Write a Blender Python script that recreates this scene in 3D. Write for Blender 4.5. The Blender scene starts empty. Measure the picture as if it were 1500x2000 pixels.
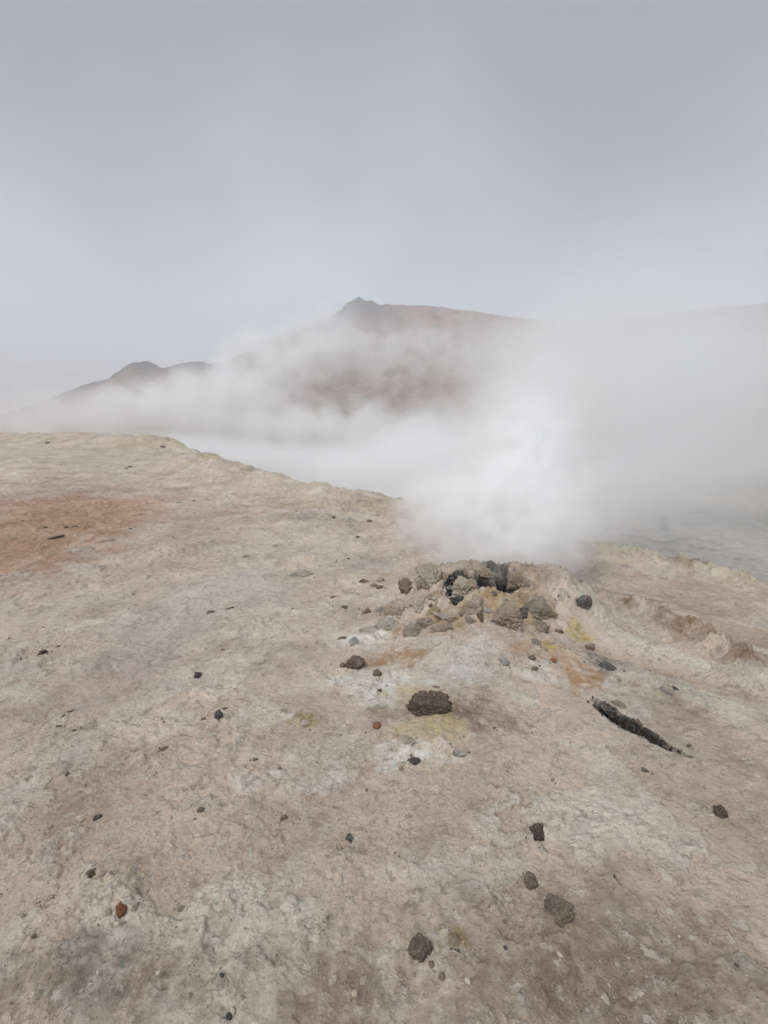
import bpy, bmesh, math, random
import numpy as np
from concurrent.futures import ThreadPoolExecutor
from mathutils import Vector, Matrix, noise as mnoise

C = bpy.context.scene.collection
scene = bpy.context.scene
R = math.radians

# ------------------------------------------------------------------ camera
CAM_H = 1.5
PITCH = R(15.1)
FPX = 909.0                      # focal length in photo pixels (1500 x 2000)
cam_d = bpy.data.cameras.new('camera')
cam = bpy.data.objects.new('camera', cam_d)
C.objects.link(cam)
cam.location = (0, 0, CAM_H)
cam.rotation_euler = (R(90) - PITCH, 0, 0)
cam_d.sensor_fit = 'AUTO'
cam_d.sensor_width = 36.0
cam_d.lens = 36.0 * FPX / 2000.0
cam_d.shift_y = 91.0 / 2000.0
cam_d.clip_start = 0.05
cam_d.clip_end = 12000
scene.camera = cam

# ------------------------------------------------------------------ sky and sun
SKY_OFF = (4.157, 5.029, -17.379)
SUN_EL, SUN_AZ = R(56), R(215)     # azimuth clockwise from +Y
w = bpy.data.worlds.new('World')
scene.world = w
w.use_nodes = True
nt = w.node_tree
nt.nodes.clear()
wout = nt.nodes.new('ShaderNodeOutputWorld')
sky = nt.nodes.new('ShaderNodeTexSky')
sky.sky_type = 'NISHITA'
sky.sun_disc = False
sky.sun_elevation = SUN_EL
sky.sun_rotation = SUN_AZ
bg_sky = nt.nodes.new('ShaderNodeBackground')
bg_sky.inputs['Strength'].default_value = 0.09
nt.links.new(sky.outputs[0], bg_sky.inputs['Color'])
# closed cloud deck: brighter where it thins toward the horizon, soft darker bellies
tc = nt.nodes.new('ShaderNodeTexCoord')
sep = nt.nodes.new('ShaderNodeSeparateXYZ')
nt.links.new(tc.outputs['Generated'], sep.inputs[0])
ramp = nt.nodes.new('ShaderNodeValToRGB')
cr = ramp.color_ramp
cr.elements[0].position = 0.0
cr.elements[0].color = (0.385, 0.420, 0.485, 1)
cr.elements[1].position = 1.0
cr.elements[1].color = (0.150, 0.166, 0.176, 1)
e = cr.elements.new(0.20); e.color = (0.370, 0.408, 0.475, 1)
e = cr.elements.new(0.34); e.color = (0.275, 0.303, 0.342, 1)
e = cr.elements.new(0.50); e.color = (0.180, 0.200, 0.215, 1)
nz = nt.nodes.new('ShaderNodeTexNoise')
nz.inputs['Scale'].default_value = 2.1
nz.inputs['Detail'].default_value = 3
nz.inputs['Roughness'].default_value = 0.5
mapw = nt.nodes.new('ShaderNodeMapping')
mapw.inputs['Location'].default_value = SKY_OFF
nt.links.new(tc.outputs['Generated'], mapw.inputs['Vector'])
nt.links.new(mapw.outputs[0], nz.inputs['Vector'])
ma = nt.nodes.new('ShaderNodeMath'); ma.operation = 'MULTIPLY_ADD'
ma.inputs[1].default_value = 0.50
nt.links.new(nz.outputs['Fac'], ma.inputs[0])
msub = nt.nodes.new('ShaderNodeMath'); msub.operation = 'SUBTRACT'
nt.links.new(sep.outputs['Z'], msub.inputs[0]); msub.inputs[1].default_value = 0.25
nt.links.new(msub.outputs[0], ma.inputs[2])
nt.links.new(ma.outputs[0], ramp.inputs['Fac'])
bg_cl = nt.nodes.new('ShaderNodeBackground')
bg_cl.inputs['Strength'].default_value = 1.0
nt.links.new(ramp.outputs['Color'], bg_cl.inputs['Color'])
mixw = nt.nodes.new('ShaderNodeMixShader')
mixw.inputs[0].default_value = 0.93
nt.links.new(bg_sky.outputs[0], mixw.inputs[1])
nt.links.new(bg_cl.outputs[0], mixw.inputs[2])
nt.links.new(mixw.outputs[0], wout.inputs['Surface'])

sun_d = bpy.data.lights.new('sun', 'SUN')
sun_d.energy = 1.5
sun_d.angle = R(22)
sun_d.color = (1.0, 0.965, 0.92)
sun = bpy.data.objects.new('sun', sun_d)
C.objects.link(sun)
sv = Vector((math.sin(SUN_AZ) * math.cos(SUN_EL), math.cos(SUN_AZ) * math.cos(SUN_EL), math.sin(SUN_EL)))
sun.rotation_euler = (-sv).to_track_quat('-Z', 'Y').to_euler()
sun.location = sv * 50

scene.view_settings.view_transform = 'Standard'
scene.view_settings.look = 'None'
scene.view_settings.gamma = 1
scene.view_settings.exposure = 0.8
scene.view_settings.use_curve_mapping = False
scene.cycles.use_denoising = True
scene.cycles.volume_bounces = 24
scene.cycles.max_bounces = 24
scene.cycles.volume_step_rate = 3.5
scene.cycles.diffuse_bounces = 2
scene.cycles.volume_max_steps = 128
scene.cycles.use_adaptive_sampling = True
scene.cycles.adaptive_threshold = 0.03


# ------------------------------------------------------------------ numeric noise
_rg = np.random.default_rng(12345)
_ga = (_rg.random((256, 256)) * 2 * np.pi).astype(np.float32)
_GX = np.cos(_ga).ravel().copy(); _GY = np.sin(_ga).ravel().copy()


def vn2(x, y, seed=0):
    """gradient noise, about -1..1"""
    ix = np.floor(x); iy = np.floor(y)
    fx = (x - ix).astype(np.float32); fy = (y - iy).astype(np.float32)
    jx = ix.astype(np.int32) + (seed * 37) % 256; jy = iy.astype(np.int32) + (seed * 91) % 256
    x0 = (jx & 255) << 8; x1 = ((jx + 1) & 255) << 8; y0 = jy & 255; y1 = (jy + 1) & 255
    ux = fx * fx * fx * (fx * (fx * 6 - 15) + 10); uy = fy * fy * fy * (fy * (fy * 6 - 15) + 10)

    def g(k, ax, ay):
        return _GX.take(k) * ax + _GY.take(k) * ay
    g00 = g(x0 | y0, fx, fy); g10 = g(x1 | y0, fx - 1, fy); g01 = g(x0 | y1, fx, fy - 1); g11 = g(x1 | y1, fx - 1, fy - 1)
    a = g00 + ux * (g10 - g00)
    b = g01 + ux * (g11 - g01)
    return (a + uy * (b - a)) * 1.4


def fbm(x, y, seed=0, octv=5, gain=0.5, lac=2.03):
    s = np.zeros(np.shape(x), np.float32); amp = 1.0; tot = 0
    c, sn = math.cos(0.6), math.sin(0.6)
    for i in range(octv):
        s += amp * vn2(x, y, seed + i * 17)
        tot += amp
        amp *= gain
        x, y = (c * x - sn * y) * lac + 3.7, (sn * x + c * y) * lac - 1.3
    return s / tot


def ridged(x, y, seed=0, octv=5, gain=0.5):
    s = np.zeros(np.shape(x), np.float32); amp = 1.0; tot = 0
    c, sn = math.cos(0.7), math.sin(0.7)
    for i in range(octv):
        s += amp * (1 - np.abs(vn2(x, y, seed + i * 13)) * 2)
        tot += amp
        amp *= gain
        x, y = (c * x - sn * y) * 2.1 + 1.7, (sn * x + c * y) * 2.1 - 4.3
    return s / tot


def sst(a, b, v):
    t = np.clip((v - a) / (b - a), 0, 1)
    return t * t * (3 - 2 * t)


# ------------------------------------------------------------------ rays through the photograph
CP, SP = math.cos(PITCH), math.sin(PITCH)


def ray(px, py):
    a = (px - 750) / FPX; b = (1091 - py) / FPX
    return np.array([a, CP + b * SP, -SP + b * CP])     # depth along the optical axis is 1 per unit


CTRL = np.array([
    (0, 0, 0), (0, 1, 0), (-1.5, 1.5, 0), (1.5, 1.5, 0), (0, -4, 0), (-6, 0, .08), (6, 0, -.3), (-3, 4, .03),
    (.7, 3.4, 0), (3, 4, -.14), (-1, 6, 0), (-6, 10, .12), (-12, 10, .35), (-25, 15, .8),
    (-17.6, 25, 1.30), (-9.7, 20.6, 1.02), (-5.3, 16.3, .41), (-1.45, 12, .04), (.33, 10, .07),
    (3.3, 6.8, -.13), (4.5, 5.75, -.25), (10, 4, -.8), (-40, 40, 1.6)], float)


def _tps(r2):
    return np.where(r2 > 1e-9, 0.5 * r2 * np.log(np.maximum(r2, 1e-9)), 0)


def _tps_fit():
    n = len(CTRL)
    P = CTRL[:, :2]
    d2 = ((P[:, None] - P[None]) ** 2).sum(-1)
    A = np.zeros((n + 3, n + 3))
    A[:n, :n] = _tps(d2) + np.eye(n) * 0.02
    A[:n, n] = 1; A[:n, n + 1:] = P
    A[n, :n] = 1; A[n + 1:, :n] = P.T
    return np.linalg.solve(A, np.concatenate([CTRL[:, 2], np.zeros(3)]))


TPSW = _tps_fit()


def base(x, y):
    x = np.clip(x, -45, 12); y = np.clip(y, -5, 42)
    z = TPSW[-3] + TPSW[-2] * x + TPSW[-1] * y
    for (cx, cy, _), wt in zip(CTRL, TPSW):
        z = z + wt * _tps((x - cx) ** 2 + (y - cy) ** 2)
    return z


EDGE = [(-90, 60), (-60, 46), (-30, 33), (-17.6, 26.5), (-12.5, 23.6), (-9.7, 21.0), (-8.2, 19.6), (-5.3, 16.9), (-1.9, 13.0), (-.6, 11.6), (.5, 10.4),
        (2.0, 8.7), (3.3, 7.2), (4.6, 6.15), (8, 4.3), (14, 1), (22, -8), (40, -40)]


def edge_dist(x, y):
    best = np.full(np.shape(x), 1e9); sgn = np.ones(np.shape(x))
    for (ax, ay), (bx, by) in zip(EDGE[:-1], EDGE[1:]):
        dx, dy = bx - ax, by - ay
        L2 = dx * dx + dy * dy
        t = np.clip(((x - ax) * dx + (y - ay) * dy) / L2, 0, 1)
        qx, qy = x - (ax + t * dx), y - (ay + t * dy)
        d2 = qx * qx + qy * qy
        cr_ = dx * (y - ay) - dy * (x - ax)
        m = d2 < best
        best = np.where(m, d2, best); sgn = np.where(m, np.sign(cr_), sgn)
    return np.sqrt(best) * sgn      # positive beyond the rim


def line_dist(x, y, pts):
    best = np.full(np.shape(x), 1e9); par = np.zeros(np.shape(x)); n = len(pts) - 1
    for i in range(n):
        ax, ay = pts[i]; bx, by = pts[i + 1]
        dx, dy = bx - ax, by - ay
        t = np.clip(((x - ax) * dx + (y - ay) * dy) / (dx * dx + dy * dy), 0, 1)
        d2 = (x - ax - t * dx) ** 2 + (y - ay - t * dy) ** 2
        m = d2 < best
        best = np.where(m, d2, best); par = np.where(m, (i + t) / n, par)
    return np.sqrt(best), par


def on_base(px, py, lift=0.0):
    d = ray(px, py)
    t = np.geomspace(0.6, 80, 1500)
    x, y, z = d[0] * t, d[1] * t, CAM_H + d[2] * t
    k = np.argmax(z < base(x, y) + lift)
    return float(x[k]), float(y[k])


def pl(*pp):
    return [on_base(a, b) for a, b in pp]


VENT = (0.90, 3.80)
RIDGE1 = pl((1085, 1200), (1150, 1225), (1230, 1255), (1320, 1283), (1440, 1325))
OUTC1 = pl((1110, 1165), (1190, 1195), (1270, 1215), (1350, 1250), (1450, 1300))
CHAN = pl((1130, 1268), (1230, 1290), (1330, 1312), (1460, 1345))
RIDGE2 = pl((1160, 1290), (1240, 1318), (1320, 1345), (1440, 1380))
CRACK = pl((1158, 1370), (1185, 1392), (1222, 1412), (1262, 1432), (1300, 1455), (1350, 1478))
CREASE = pl((1120, 1135), (1175, 1155), (1230, 1166), (1290, 1180))
RIM_R = pl((1190, 1085), (1260, 1092), (1300, 1098), (1345, 1108), (1440, 1135))


def crack_w(x, y, pr):
    return np.maximum(.003, .052 * (np.sin(np.clip(pr, 0, 1) * math.pi) ** .6) * (1 - .35 * pr) + .034 * fbm(x * 13, y * 13, 65, 5, .65) - .003)


CRUSTS = [(*on_base(a, b), r_, h_) for a, b, r_, h_ in (
    (470, 1830, .20, 1.0), (240, 1740, .15, 1.1), (1180, 1600, .17, .7), (880, 1700, .2, .6), (500, 1230, .2, 1.0), (620, 1018, .7, 2.6),
    (640, 1670, .07, .9), (960, 1420, .2, 1.0), (830, 1450, .16, 1.0), (1100, 1290, .18, 1.0), (560, 1530, .22, .8), (700, 995, .9, 3.0),
    (600, 1400, .12, .8), (420, 1780, .10, .8), (120, 1880, .2, .8), (730, 1110, .25, 1.2), (320, 1080, .5, 1.6), (1240, 1100, .4, 1.6), (540, 1090, .3, 1.0))]


def height(x, y, full=True):
    x = np.asarray(x, np.float64); y = np.asarray(y, np.float64)
    B = base(x, y)
    r = np.hypot(x, y)
    d = edge_dist(x, y)
    dn = d + 0.5 * fbm(x * .55, y * .55, 5, 4) * sst(4, 10, r) + 0.13 * fbm(x * 2.3, y * 2.3, 6, 3)
    slope = 0.62 * (np.sqrt(dn * dn + .12) + dn) / 2
    low = -4.2 + 0.5 * fbm(x * .03, y * .03, 9, 4) + .22 * ridged(x * .10, y * .12, 10, 5) + .12 * fbm(x * .9, y * .9, 11, 4)
    z = B - slope
    k = 0.5
    z = np.where(z > low + 6, z, k * np.logaddexp(z / k, low / k))
    on = 1 - sst(0.0, 2.5, dn)                    # on the shelf
    # rolling swells
    z = z + on * (0.035 * fbm(x * .9, y * .9, 1, 3) + 0.018 * fbm(x * 2.6, y * 2.6, 2, 4))
    rough = sst(7, 14, r)
    z = z + on * rough * 0.26 * np.maximum(0, ridged(x * .8, y * .8, 3, 5)) * sst(-3.0, -0.4, dn)
    # knolls of crust on the left rim
    for cx, cy, s, h in ((-9.4, 19.6, 1.3, .34), (-6.3, 16.6, .9, .16), (-12.4, 21.2, 1.6, .16), (-16, 23, 2.2, .14), (-2.0, 12.1, .6, .10), (-.4, 10.9, .6, .06)):
        g = np.exp(-((x - cx) ** 2 + (y - cy) ** 2) / (s * s))
        z = z + h * g * (0.75 + 0.6 * ridged(x * 1.6, y * 1.6, 31, 4))
    # vent mound
    mx, my = x - 0.86, y - 3.84
    ang = np.arctan2(my, mx)
    wob = 1 + 0.16 * np.sin(ang * 3 + 1) + .1 * np.sin(ang * 5 + 2.2)
    q = np.hypot(mx / 1.12, my / .95) / (0.60 * wob)
    M = 0.37 * np.exp(-q ** 2.6)
    rubble = 0.10 * (ridged(x * 4.5, y * 4.5, 41, 5, .6) - .25) + .03 * fbm(x * 22, y * 22, 42, 3)
    z = z + M + rubble * np.exp(-q ** 4)
    z = z - .30 * np.exp(-(((x - .925) / .16) ** 2 + ((y - 3.68) / .17) ** 2) ** 1.7)
    z = z - .17 * np.exp(-(((x - .62) / .14) ** 2 + ((y - 3.58) / .09) ** 2) ** 1.5)
    # right shoulder of the mound
    g = np.exp(-(((x - 1.55) / .42) ** 2 + ((y - 3.78) / .34) ** 2))
    z = z + .10 * g * (.8 + 1.0 * ridged(x * 4, y * 4, 66, 5, .6))
    # apron dome before the vent, with a stepped back edge
    ax_, ay_ = (x - .66) / .56, (y - 2.98) / .50
    qa = np.hypot(ax_, ay_) * (1 + .12 * fbm(x * 3, y * 3, 51, 3))
    z = z + .125 * np.exp(-qa ** 2.2) * (1 - .75 * sst(3.17, 3.23, y + .06 * fbm(x * 5, y * 5, 52, 3) + .22 * np.abs(x - .62)))
    # tongues running off to the right
    for pts, wd, h, sd in ((RIDGE1, .13, .062, 61), (RIDGE2, .11, .042, 62)):
        ld, pr = line_dist(x, y, pts)
        ld = ld * (1 + .25 * fbm(x * 3, y * 3, sd, 3))
        z = z + h * np.exp(-(ld / wd) ** 2) * (.55 + .9 * ridged(x * 4, y * 4, sd + 7, 5, .6)) * (1 - .45 * pr) * sst(0, .06, pr + .05)
    ld, pr = line_dist(x, y, OUTC1)
    z = z + (.03 + .20 * np.maximum(0, ridged(x * 3.6, y * 3.6, 63, 6, .6))) * np.exp(-(ld / .17) ** 2)
    ld, pr = line_dist(x, y, CHAN)
    z = z - .05 * np.exp(-(ld / .14) ** 2)
    ld, pr = line_dist(x, y, CREASE)
    z = z + .04 * np.exp(-(ld / .05) ** 2) - .03 * np.exp(-((ld) / .02) ** 2)
    ld, pr = line_dist(x, y, RIM_R)
    z = z + (.02 + .20 * np.maximum(0, ridged(x * 2.9, y * 2.9, 64, 6, .6))) * np.exp(-(ld / .30) ** 2)
    # open crack
    ld, pr = line_dist(x, y, CRACK)
    wd = crack_w(x, y, pr)
    z = z - .13 * (1 - sst(wd * .55, wd * 1.05 + .004, ld))
    # layered crust ledges stepping down to the right rim
    su, sv_ = .78 * x - .63 * y, .63 * x + .78 * y
    tf = fbm(su * .7, sv_ * 2.6, 67, 5, .55) * 3.2
    tq = np.floor(tf) + sst(.72, .98, tf - np.floor(tf))
    z = z + on * .030 * tq * sst(5.0, 6.6, sv_) * sst(.6, 2.0, x)
    for cx, cy, rr, hh in CRUSTS:
        qd = ((x - cx) ** 2 + (y - cy) ** 2) / (rr * rr)
        mk = qd < 6
        if mk.any():
            xm, ym = x[mk], y[mk]
            zz = np.exp(-qd[mk]) * hh * (.010 + .030 * np.maximum(0, ridged(xm * 7, ym * 7, 81, 5, .6)) + .012 * fbm(xm * 30, ym * 30, 82, 3))
            z[mk] += zz
    # crusts: thin plates with small scarps
    near = 1 - sst(9, 22, r)
    c1 = fbm(x * 1.7 + 3, y * 1.7, 71, 6)
    c2 = fbm(x * 4.3, y * 4.3 + 9, 72, 5)
    c3 = fbm(x * 11, y * 11, 73, 4)
    m1 = sst(.10, .135, c1 + .10 * c3); m2 = sst(.16, .20, c2 + .1 * c3); m3 = sst(.22, .30, c3)
    lump = sst(-.1, .5, fbm(x * .8, y * .8, 75, 3))
    z = z + on * near * (1 + 1.2 * sst(3, 9, r)) * (.013 * m1 + .011 * m2 * (.4 + lump) + .005 * m3 * (.3 + lump))
    z = z + on * near * ((.006 + .012 * lump) * fbm(x * 18, y * 18, 74, 4) + .003 * fbm(x * 60, y * 60, 76, 2))
    if not full:
        return z
    return z, dict(d=dn, on=on, c1=c1, c2=c2, c3=c3, m1=m1, m2=m2, m3=m3, lump=lump, q=q, r=r)


def hits(pp, lift):
    """first meeting of many photo rays with the ground (raised by lift each): points and depths"""
    D = np.array([ray(*p) for p in pp]); lift = np.asarray(lift, float)[:, None]
    lo = np.full(len(pp), .7); hi = np.full(len(pp), 60.0); ar = np.arange(len(pp))
    for n_ in (140, 30):
        t = lo[:, None] * (hi / lo)[:, None] ** np.linspace(0, 1, n_)[None]
        z = CAM_H + D[:, 2:3] * t - height(D[:, 0:1] * t, D[:, 1:2] * t, False) - lift
        k = np.maximum(np.argmax(z < 0, axis=1), 1)
        lo, hi = t[ar, k - 1], t[ar, k]
    z0, z1 = z[ar, k - 1], z[ar, k]
    a = lo + (hi - lo) * z0 / np.maximum(1e-9, z0 - z1)
    return D * a[:, None] + (0, 0, CAM_H), a


# ------------------------------------------------------------------ node helpers
def new_mat(name):
    m = bpy.data.materials.new(name); m.use_nodes = True
    m.node_tree.nodes.clear()
    return m, m.node_tree


def N(t, kind, **kw):
    n = t.nodes.new(kind)
    for k, v in kw.items():
        if k.startswith('i_'):
            n.inputs[k[2:].replace('_', ' ')].default_value = v
        else:
            setattr(n, k, v)
    return n


def L(t, a, b):
    t.links.new(a, b)


def math_n(t, op, a, b=None, clamp=False):
    n = t.nodes.new('ShaderNodeMath'); n.operation = op; n.use_clamp = clamp
    for i, v in enumerate((a, b)):
        if v is None:
            continue
        if isinstance(v, (int, float)):
            n.inputs[i].default_value = v
        else:
            t.links.new(v, n.inputs[i])
    return n.outputs[0]


def noise_n(t, vec, scale, detail=4, rough=.55):
    n = t.nodes.new('ShaderNodeTexNoise')
    n.inputs['Scale'].default_value = scale; n.inputs['Detail'].default_value = detail
    n.inputs['Roughness'].default_value = rough
    t.links.new(vec, n.inputs['Vector'])
    return n


def mrange(t, v, a, b, c, d, kind='LINEAR'):
    n = t.nodes.new('ShaderNodeMapRange'); n.interpolation_type = kind
    n.inputs['From Min'].default_value = a; n.inputs['From Max'].default_value = b
    n.inputs['To Min'].default_value = c; n.inputs['To Max'].default_value = d
    t.links.new(v, n.inputs['Value'])
    return n.outputs[0]


def mixc(t, fac, a, b, mode='MIX'):
    n = t.nodes.new('ShaderNodeMix'); n.data_type = 'RGBA'; n.blend_type = mode
    for idx, v in ((0, fac), (6, a), (7, b)):
        if isinstance(v, (int, float)):
            n.inputs[idx].default_value = v
        elif isinstance(v, tuple):
            n.inputs[idx].default_value = (*v, 1)
        else:
            t.links.new(v, n.inputs[idx])
    return n.outputs[2]


def ground_material():
    m, t = new_mat('crusted_clay')
    out = N(t, 'ShaderNodeOutputMaterial')
    bs = N(t, 'ShaderNodeBsdfPrincipled')
    L(t, bs.outputs[0], out.inputs['Surface'])
    at = N(t, 'ShaderNodeAttribute', attribute_name='clay')
    tcn = N(t, 'ShaderNodeTexCoord')
    v = tcn.outputs['Object']
    wide = noise_n(t, v, 1.5, 10, .66)           # mottling at every scale
    fine = noise_n(t, v, 70, 5, .65)
    n3 = noise_n(t, v, 9, 6, .66)
    crk = noise_n(t, v, 5.0, 6, .62)
    f = mrange(t, wide.outputs['Fac'], .30, .70, .70, 1.28)
    f2 = mrange(t, fine.outputs['Fac'], .28, .72, .84, 1.15)
    f3 = mrange(t, n3.outputs['Fac'], .3, .7, .82, 1.16)
    f = math_n(t, 'MULTIPLY', math_n(t, 'MULTIPLY', f, f2), f3)
    vm = N(t, 'ShaderNodeVectorMath', operation='SCALE')
    L(t, at.outputs['Color'], vm.inputs[0]); L(t, f, vm.inputs['Scale'])
    col = vm.outputs[0]
    # chips of pale crust with ragged edges, and thin brown seams where a crust has parted
    chip = math_n(t, 'MULTIPLY', mrange(t, n3.outputs['Fac'], .555, .60, 0, 1), mrange(t, wide.outputs['Fac'], .46, .58, 0, .75))
    col = mixc(t, chip, col, (.50, .46, .40))
    seam = math_n(t, 'ABSOLUTE', math_n(t, 'SUBTRACT', crk.outputs['Fac'], .5))
    seam = mrange(t, seam, .0, .011, 1, 0)
    seam = math_n(t, 'MULTIPLY', seam, mrange(t, n3.outputs['Fac'], .50, .62, 0, .5))
    col = mixc(t, seam, col, (.15, .11, .085))
    flk = noise_n(t, v, 21, 6, .62)
    reg = mrange(t, crk.outputs['Fac'], .42, .58, .15, 1)
    fl = math_n(t, 'MULTIPLY', mrange(t, flk.outputs['Fac'], .565, .585, 0, .55), reg)
    col = mixc(t, fl, col, (.62, .57, .50))
    fd = math_n(t, 'MULTIPLY', mrange(t, flk.outputs['Fac'], .425, .405, 0, .42), reg)
    col = mixc(t, fd, col, (.235, .18, .14))
    # scattered grains
    vo = N(t, 'ShaderNodeTexVoronoi'); vo.inputs['Scale'].default_value = 95
    L(t, v, vo.inputs['Vector'])
    sepc = N(t, 'ShaderNodeSeparateColor'); L(t, vo.outputs['Color'], sepc.inputs[0])
    spot = math_n(t, 'MULTIPLY', math_n(t, 'LESS_THAN', vo.outputs['Distance'], .32), math_n(t, 'GREATER_THAN', sepc.outputs[0], .86))
    spot = math_n(t, 'MULTIPLY', spot, mrange(t, n3.outputs['Fac'], .45, .6, 0, .6))
    col = mixc(t, spot, col, (.56, .52, .45))
    dk = math_n(t, 'MULTIPLY', math_n(t, 'LESS_THAN', vo.outputs['Distance'], .30), math_n(t, 'LESS_THAN', sepc.outputs[1], .10))
    dk = math_n(t, 'MULTIPLY', dk, mrange(t, wide.outputs['Fac'], .60, .45, 0, .7))
    col = mixc(t, dk, col, (.11, .09, .075))
    L(t, col, bs.inputs['Base Color'])
    bs.inputs['Roughness'].default_value = .88
    bs.inputs['Specular IOR Level'].default_value = .25
    h = math_n(t, 'ADD', math_n(t, 'MULTIPLY', fine.outputs['Fac'], .010), math_n(t, 'MULTIPLY', wide.outputs['Fac'], .045))
    h = math_n(t, 'ADD', h, math_n(t, 'MULTIPLY', n3.outputs['Fac'], .024))
    h = math_n(t, 'ADD', h, math_n(t, 'MULTIPLY', chip, .006))
    h = math_n(t, 'ADD', h, math_n(t, 'MULTIPLY', fl, .006))
    h = math_n(t, 'SUBTRACT', h, math_n(t, 'MULTIPLY', fd, .006))
    h = math_n(t, 'SUBTRACT', h, math_n(t, 'MULTIPLY', seam, .006))
    bp = N(t, 'ShaderNodeBump'); bp.inputs['Strength'].default_value = 1.0; bp.inputs['Distance'].default_value = 1.0
    L(t, h, bp.inputs['Height']); L(t, bp.outputs[0], bs.inputs['Normal'])
    return m


def srgb(r, g, b):
    def f(c):
        c /= 255
        return c / 12.92 if c <= .04045 else ((c + .055) / 1.055) ** 2.4
    return np.array([f(r), f(g), f(b)])


# ------------------------------------------------------------------ where the stones lie
VENT_ROCKS = (
    ('boulder', 'reddish upright block at the left end of the vent heap', 796, 1153, 27, 42, 'redd', -.12, 9, .05),
    ('boulder', 'largest pale greenish crusted boulder at the back left of the vent heap', 842, 1138, 62, 62, 'green', .2, 11, .16),
    ('boulder', 'small olive stone between reddish block and greenish boulder', 815, 1160, 15, 24, 'olive', 0, 10, .1),
    ('boulder', 'flat tan slab left of the dark gap in vent heap', 851, 1166, 36, 20, 'tan', .1, 10, .1),
    ('boulder', 'pale pink boulder leaning at left side of the black vent opening', 904, 1145, 44, 40, 'pale', -.5, 10, .12),
    ('boulder', 'pale boulder half lost in steam behind the black vent opening', 945, 1117, 52, 22, 'pale', .1, 10, .1),
    ('boulder', 'pale knobbly boulder at the right rim of the black vent opening', 1012, 1141, 42, 38, 'tan', .3, 10, .14),
    ('boulder', 'big rough tan boulder at the left front of the vent heap', 777, 1199, 52, 50, 'tan', .15, 11, .14),
    ('boulder', 'crumbly pale tan boulder right of the big rough left one', 817, 1187, 36, 38, 'pale', 0, 10, .16),
    ('boulder', 'small yellowish stone wedged above the long slab', 846, 1197, 22, 26, 'sulph', .2, 9, .1),
    ('boulder', 'peaked tan boulder in the middle, below the black opening', 925, 1186, 44, 42, 'tan', .1, 9, .12),
    ('boulder', 'bluish grey flank stone right of the peaked tan boulder', 956, 1198, 34, 18, 'blue', .25, 9, .08),
    ('boulder', 'long smooth log-shaped slab lying across the vent heap', 878, 1207, 60, 17, 'pale', .22, 12, .06),
    ('boulder', 'big pitted tan boulder at the right front of the vent heap', 984, 1208, 58, 52, 'tan', -.35, 10, .12),
    ('boulder', 'dark grey upright stone at the right end of the front boulders', 1019, 1201, 19, 33, 'char', .05, 9, .08),
    ('boulder', 'small reddish stone on top of the big pitted boulder', 989, 1185, 25, 16, 'redd', -.2, 9, .08),
    ('boulder', 'small pale round stone inside the right lip of the opening', 985, 1174, 18, 17, 'pale', 0, 9, .1),
    ('boulder', 'olive grey stone at the lowest left front of the heap', 806, 1235, 34, 32, 'olive', .1, 9, .1),
    ('boulder', 'tan round boulder beside the olive lowest left stone', 831, 1223, 32, 31, 'tan', 0, 10, .12),
    ('boulder', 'flat tan rock under the log-shaped slab', 862, 1231, 38, 24, 'tan', -.3, 9, .08),
    ('boulder', 'thin yellow-stained slab behind the apron dome', 893, 1224, 36, 13, 'sulph', -.25, 10, .06),
    ('boulder', 'small brown pointed stone between tan boulders of the heap', 938, 1210, 16, 26, 'brown', 0, 7, .06),
    ('boulder', 'olive wedge stone right of the log-shaped slab', 919, 1215, 22, 20, 'olive', .3, 8, .08),
    ('boulder', 'broad mottled whitish boulder at far left foot of the heap', 748, 1228, 76, 40, 'mottle', .2, 10, .14),
    ('boulder', 'large olive grey boulder on the right shoulder of the heap', 1050, 1196, 62, 60, 'olive', .1, 11, .14),
    ('boulder', 'grey low boulder at the foot of the olive one', 1046, 1224, 44, 24, 'olive', .1, 10, .1),
    ('boulder', 'olive low stone at front foot of pitted right boulder', 1008, 1232, 24, 20, 'olive', 0, 10, .1),
    ('boulder', 'small bluish stone on the ground left of the vent heap', 741, 1194, 20, 20, 'blue', 0, 10, .08),
    ('boulder', 'black wet stone standing inside the right side of the opening', 979, 1143, 17, 36, 'black', -.25, 9, .1),
    ('boulder', 'black wet stone added for the dark of the gap above the long slab', 893, 1174, 28, 18, 'black', .1, 9, .1),  # added stone standing in for the gap's shade
    ('boulder', 'dark triangular stone atop the right shoulder beside the orange stain', 1140, 1175, 26, 26, 'char', .2, 6, .06),
)
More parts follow.
